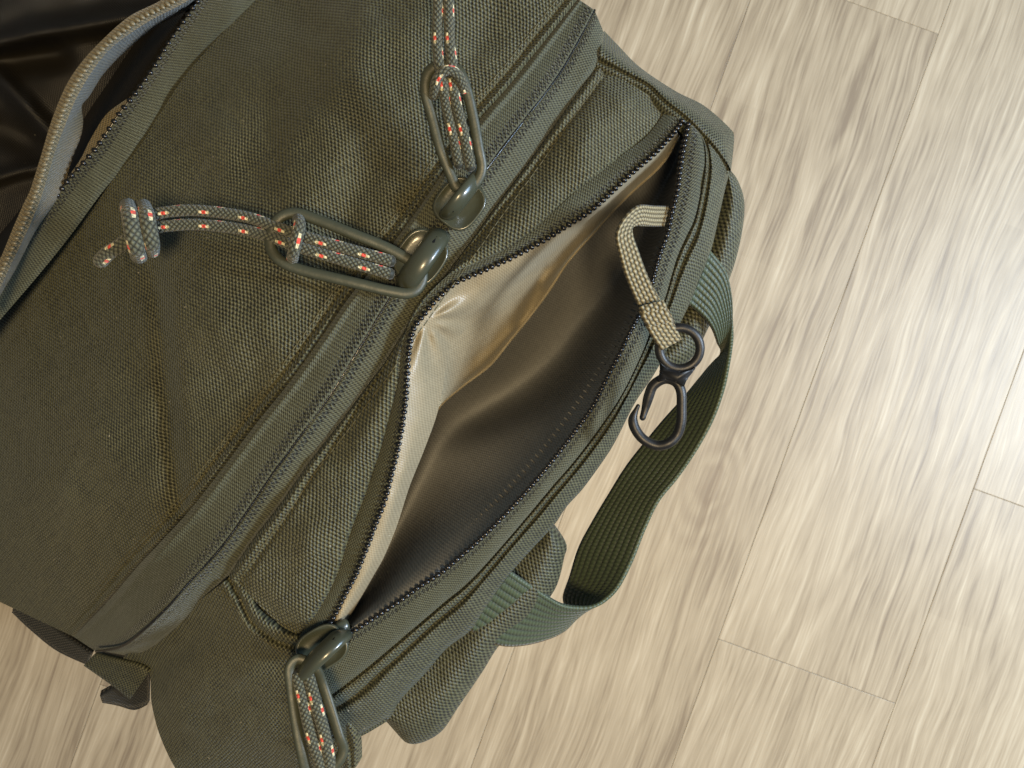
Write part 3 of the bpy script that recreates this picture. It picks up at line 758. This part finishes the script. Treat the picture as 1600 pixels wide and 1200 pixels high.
# ---------------- zip sliders with pulls and cord
def slider(cx, cy, d, rx, ry, rot, bridge, brad, frame, framer, strands, cordr, label, mat, extra=(), bh=.0085):
    "slider body (part) > bridge, pull frame, cord (sub-parts)"
    bm = bmesh.new()
    ca, sa = math.cos(rot), math.sin(rot)
    seg = 36
    prof = [(0.0, .0002), (.3, .0003), (.6, .0005), (.8, .0009), (.9, .0016), (.95, .0018), (1.0, .0014), (1.02, .0004), (1.0, -.0016), (.9, -.0022)]
    rings = []
    for r, h in prof:
        ring = []
        for k in range(seg):
            a = 2*math.pi*k/seg
            wob = 1 - .10*math.cos(2*a)**2*(1 if r else 0)
            x = math.cos(a)*rx*r*wob; y = math.sin(a)*ry*r*wob
            px = cx+x*ca-y*sa; py = cy+x*sa+y*ca
            ring.append(bm.verts.new(P(px, py, d-h)))
        rings.append(ring)
    for a, b in zip(rings, rings[1:]):
        for k in range(seg): bm.faces.new((a[k], a[(k+1) % seg], b[(k+1) % seg], b[k]))
    bmesh.ops.remove_doubles(bm, verts=bm.verts, dist=1e-7)
    body = bm_obj('zip_slider', bm, mat, bag); body['label'] = label
    # arched bridge
    (bx0, by0), (bx1, by1) = bridge
    pts = []
    for i in range(15):
        t = i/14
        hgt = .0005+bh*math.sin(math.pi*t)**.5
        pts.append(P(bx0+(bx1-bx0)*t, by0+(by1-by0)*t, d-hgt))
    bm = bmesh.new(); tube_into(bm, pts, brad, 14, .62)
    bm_obj('slider_bridge', bm, mat, body)
    t0 = .06
    sl = []
    for q in (.02, .10, .20):
        sl.append(P(bx0+(bx1-bx0)*q*.9, by0+(by1-by0)*q*.9, d-.0006-bh*math.sin(math.pi*max(q, .02))**.5-brad*.30))
    bm = bmesh.new(); tube_into(bm, sl, brad*.36, 8); bm_obj('slider_slot', bm, M['tooth'], body)
    for e in extra:
        bm = bmesh.new(); tube_into(bm, [P(*q) for q in catmull(e[0], 10)], e[1], 10, .6); bm_obj('slider_nub', bm, mat, body)
    tube('pull_frame', frame, framer, M['paint_matt'] if mat is M['paint'] else mat, body, n=110, seg=12, flat=.6, closed=True)
    for s in strands:
        rr = s[1] if isinstance(s, tuple) else cordr
        cc = s[0] if isinstance(s, tuple) else s
        tube('pull_cord', cc, rr, M['cord'], body, n=70, seg=14)
    return body

px2m = lambda px, d: px*d/FPX
# 1: upper slider, cord running off the top of the frame
slider(718, 318, .3175, 44, 40, -.9, ((700, 336), (744, 280)), px2m(15, .31),
       [(712, 292, .311), (703, 270, .310), (688, 232, .308), (675, 183, .306), (665, 145, .304), (667, 118, .303), (680, 104, .303), (700, 102, .303), (718, 113, .303), (729, 140, .304), (739, 182, .306), (748, 232, .308), (753, 262, .310), (745, 284, .311), (728, 296, .311)], px2m(8.4, .305),
       [[(683, -40, .301), (685, 0, .301), (683, 55, .301), (686, 100, .300), (692, 128, .301), (697, 165, .304), (708, 212, .306), (717, 258, .308)],
        [(700, -40, .301), (701, 0, .301), (702, 55, .301), (706, 100, .300), (707, 130, .302), (715, 170, .304), (726, 215, .306), (735, 262, .308)],
        ([(678, 150, .304), (681, 128, .299), (690, 114, .297), (704, 110, .297), (718, 120, .299), (726, 142, .304)], px2m(8, .30))],
       px2m(8.6, .303), 'upper zip slider whose flecked cord runs off the top', M['paint'])
# 2: lower slider, pull swung left with knotted cord end
slider(657, 402, .3175, 48, 41, -.95, ((686, 368), (632, 446)), px2m(19, .31),
       [(648, 412, .311), (606, 388, .310), (550, 365, .309), (500, 345, .309), (462, 333, .309), (437, 340, .309), (424, 362, .309), (423, 388, .309), (440, 409, .309), (475, 423, .309), (550, 441, .309), (610, 455, .310), (640, 458, .311), (656, 446, .312), (660, 428, .312)], px2m(8.8, .308),
       [[(228, 338, .316), (262, 331, .315), (310, 329, .314), (380, 338, .312), (430, 354, .309), (470, 368, .307), (540, 388, .307), (612, 408, .309)],
        [(228, 358, .316), (262, 353, .315), (310, 351, .314), (380, 359, .312), (430, 373, .309), (466, 386, .307), (530, 405, .307), (610, 428, .309)],
        ([(466, 342, .309), (468, 352, .303), (464, 372, .301), (459, 392, .303), (457, 404, .309)], px2m(9.5, .305)),
        ([(200, 322, .316), (203, 335, .307), (207, 360, .304), (213, 386, .307), (217, 400, .316)], px2m(13, .31)),
        ([(224, 322, .317), (229, 335, .309), (233, 358, .306), (237, 380, .309), (237, 392, .317)], px2m(12, .31)),
        ([(205, 372, .312), (188, 384, .313), (170, 395, .315), (157, 408, .318)], px2m(11.5, .315))],
       px2m(9.2, .31), 'lower zip slider with its pull lying left and the cord end knotted', M['paint'])
# 3: pocket slider at the bottom
slider(503, 1013, .328, 44, 36, -.55, ((534, 992), (466, 1056)), px2m(18, .32),
       [(484, 1036, .322), (465, 1030, .321), (453, 1044, .320), (455, 1072, .320), (462, 1124, .320), (472, 1176, .320), (482, 1208, .321), (505, 1206, .321), (528, 1190, .321), (536, 1170, .321), (530, 1150, .320), (517, 1108, .320), (506, 1074, .320), (496, 1048, .322)], px2m(8.8, .32),
       [[(464, 1052, .321), (468, 1070, .320), (475, 1100, .319), (486, 1146, .319), (500, 1190, .320), (508, 1230, .322)],
        [(482, 1056, .321), (487, 1072, .320), (494, 1100, .319), (505, 1139, .319), (514, 1180, .320), (520, 1225, .322)]],
       px2m(9.6, .32), 'pocket zip slider with its pull hanging down at the bottom', M['paint'],
       extra=(([(525, 985, .330), (534, 980, .330), (541, 977, .331)], px2m(11, .33)),))

# topstitching rows on the hems
def along(c, off_px, dz):
    pts = catmull(c, 60); out = []
    for i, p in enumerate(pts):
        q = pts[min(i+1, 59)]-pts[max(i-1, 0)]
        nn = Vector((-q[1], q[0])).normalized()
        out.append((p[0]+nn[0]*off_px, p[1]+nn[1]*off_px, p[2]+dz))
    return out

from mathutils.bvhtree import BVHTree
def on_surface(objs, pts2, n=400):
    "drop a row of points onto panel surfaces (along the sight line of each point)"
    trees = [BVHTree.FromPolygons([v.co for v in o.data.vertices], [tuple(p.vertices) for p in o.data.polygons]) for o in objs]
    out = []; eye = Vector((0, 0, HC))
    for p in catmull([(q[0], q[1], 0) for q in pts2], n):
        dr = (P(p[0], p[1], .3)-eye).normalized(); best = None
        for t in trees:
            h = t.ray_cast(eye, dr)
            if h[0] is not None and (best is None or h[3] < best[3]): best = h
        if best: out.append((p[0], p[1], HC-best[0].z))
    return out
def off2(c, o):
    c = [(p[0], p[1], 0) for p in c]
    return [(p[0], p[1]) for p in along(c, o, 0)]
def sew(part, pts2, ln, gp, rad, mat=None):
    q = on_surface([part], pts2)
    if len(q) > 10: stitches('topstitching', q[::2], ln, gp, rad, mat or M['thread'], part, lift=.0001, jit=.0001)
def part(name, k=0):
    return bpy.data.objects[name if not k else name+'.%03d' % k]
for o_ in (18, 25): sew(part('front_panel'), off2(L0[1:-1], o_), .0026, .0009, .00022)
sew(part('top_panel'), off2(G2, -17), .0026, .0009, .00022)
sew(part('pocket_edge_panel'), off2(RO, -5), .0024, .0009, .0002)
sew(part('side_gusset', 1), [(350, 925), (372, 955), (392, 985), (430, 1012), (462, 1030)], .0026, .0009, .0002)

# ------------------------------------------------------------------ key leash with swivel hook
leash = bpy.data.objects.new('key_leash', None); COL.objects.link(leash)
leash.location = P(1056, 340, .332); leash.empty_display_size = .02
leash['label'] = 'tan webbing key leash with a black plastic snap hook, hanging out of the open pocket'
leash['category'] = 'key clip'
LA = [(1066, 324, .356), (1046, 322, .340), (1020, 321, .324), (1000, 320, .313), (985, 329, .309), (970, 347, .307), (962, 369, .306), (967, 396, .306), (975, 425, .306), (985, 451, .306), (997, 478, .306), (1008, 507, .305), (1020, 528, .306), (1033, 547, .309)]
LB = [(1064, 356, .358), (1045, 354, .342), (1020, 354, .327), (1003, 353, .318), (992, 353, .315), (987, 358, .312), (989, 371, .310), (997, 392, .309), (1008, 422, .308), (1020, 449, .307), (1034, 474, .307), (1048, 497, .307), (1057, 514, .308), (1064, 530, .310)]
ribbon('webbing_loop', LA, LB, 110, 8, M['webbing_tan'], leash, .0010)
ribbon('webbing_loop', [(998, 486, .3035), (1004, 499, .3030), (1012, 511, .3035)], [(1038, 474, .3045), (1046, 489, .3040), (1053, 502, .3045)], 12, 8, M['webbing_tan'], leash, .0018)
ribbon('stitch_bar', [(998, 480, .3035), (1003, 491, .3028)], [(1036, 470, .3045), (1041, 482, .3038)], 6, 8, M['webbing_tan'], leash, .0022)
ring = tube('hook_ring', [(1062+32*math.cos(a), 544+32*math.sin(a), .311+.002*math.sin(a)) for a in [2*math.pi*k/20 for k in range(20)]], px2m(7.3, .311), M['plastic'], leash, n=72, seg=14, closed=True)
bm = bmesh.new(); uvl = bm.loops.layers.uv.new('UVMap')
hk = [(1004, 653, .318), (1009, 636, .318), (1014, 618, .317), (1021, 602, .316), (1038, 592, .315), (1055, 596, .315), (1064, 611, .315), (1065, 636, .316), (1064, 660, .317), (1058, 679, .318), (1045, 692, .318), (1026, 696, .319), (1006, 687, .319), (993, 671, .319), (989, 654, .319), (997, 634, .318)]
pts = [P(*p) for p in catmull(hk, 110)]
def hook_r(t):
    return px2m(8.0, .317)*(0.62+.38*sst(0, .12, t))*(1-.6*sst(.90, 1.0, t))
tube_into(bm, pts, hook_r, 14, 1.15, uvl=uvl)
bm_obj('snap_hook', bm, M['plastic'], leash)
bm = bmesh.new()
out = [(1030, 562), (1031, 580), (1026, 598), (1040, 594), (1056, 598), (1068, 606), (1074, 592), (1084, 580), (1092, 566), (1078, 576), (1062, 580), (1044, 575)]
top = [bm.verts.new(P(x, y, .3105)) for x, y in out]; bot = [bm.verts.new(P(x, y, .3155)) for x, y in out]
bm.faces.new(top); bm.faces.new(bot[::-1])
for i in range(len(out)): bm.faces.new((top[i], bot[i], bot[(i+1) % len(out)], top[(i+1) % len(out)]))
bmesh.ops.recalc_face_normals(bm, faces=bm.faces)
bmesh.ops.bevel(bm, geom=[e for e in bm.edges], offset=.0007, segments=2, affect='EDGES')
bm_obj('hook_neck', bm, M['plastic'], leash)
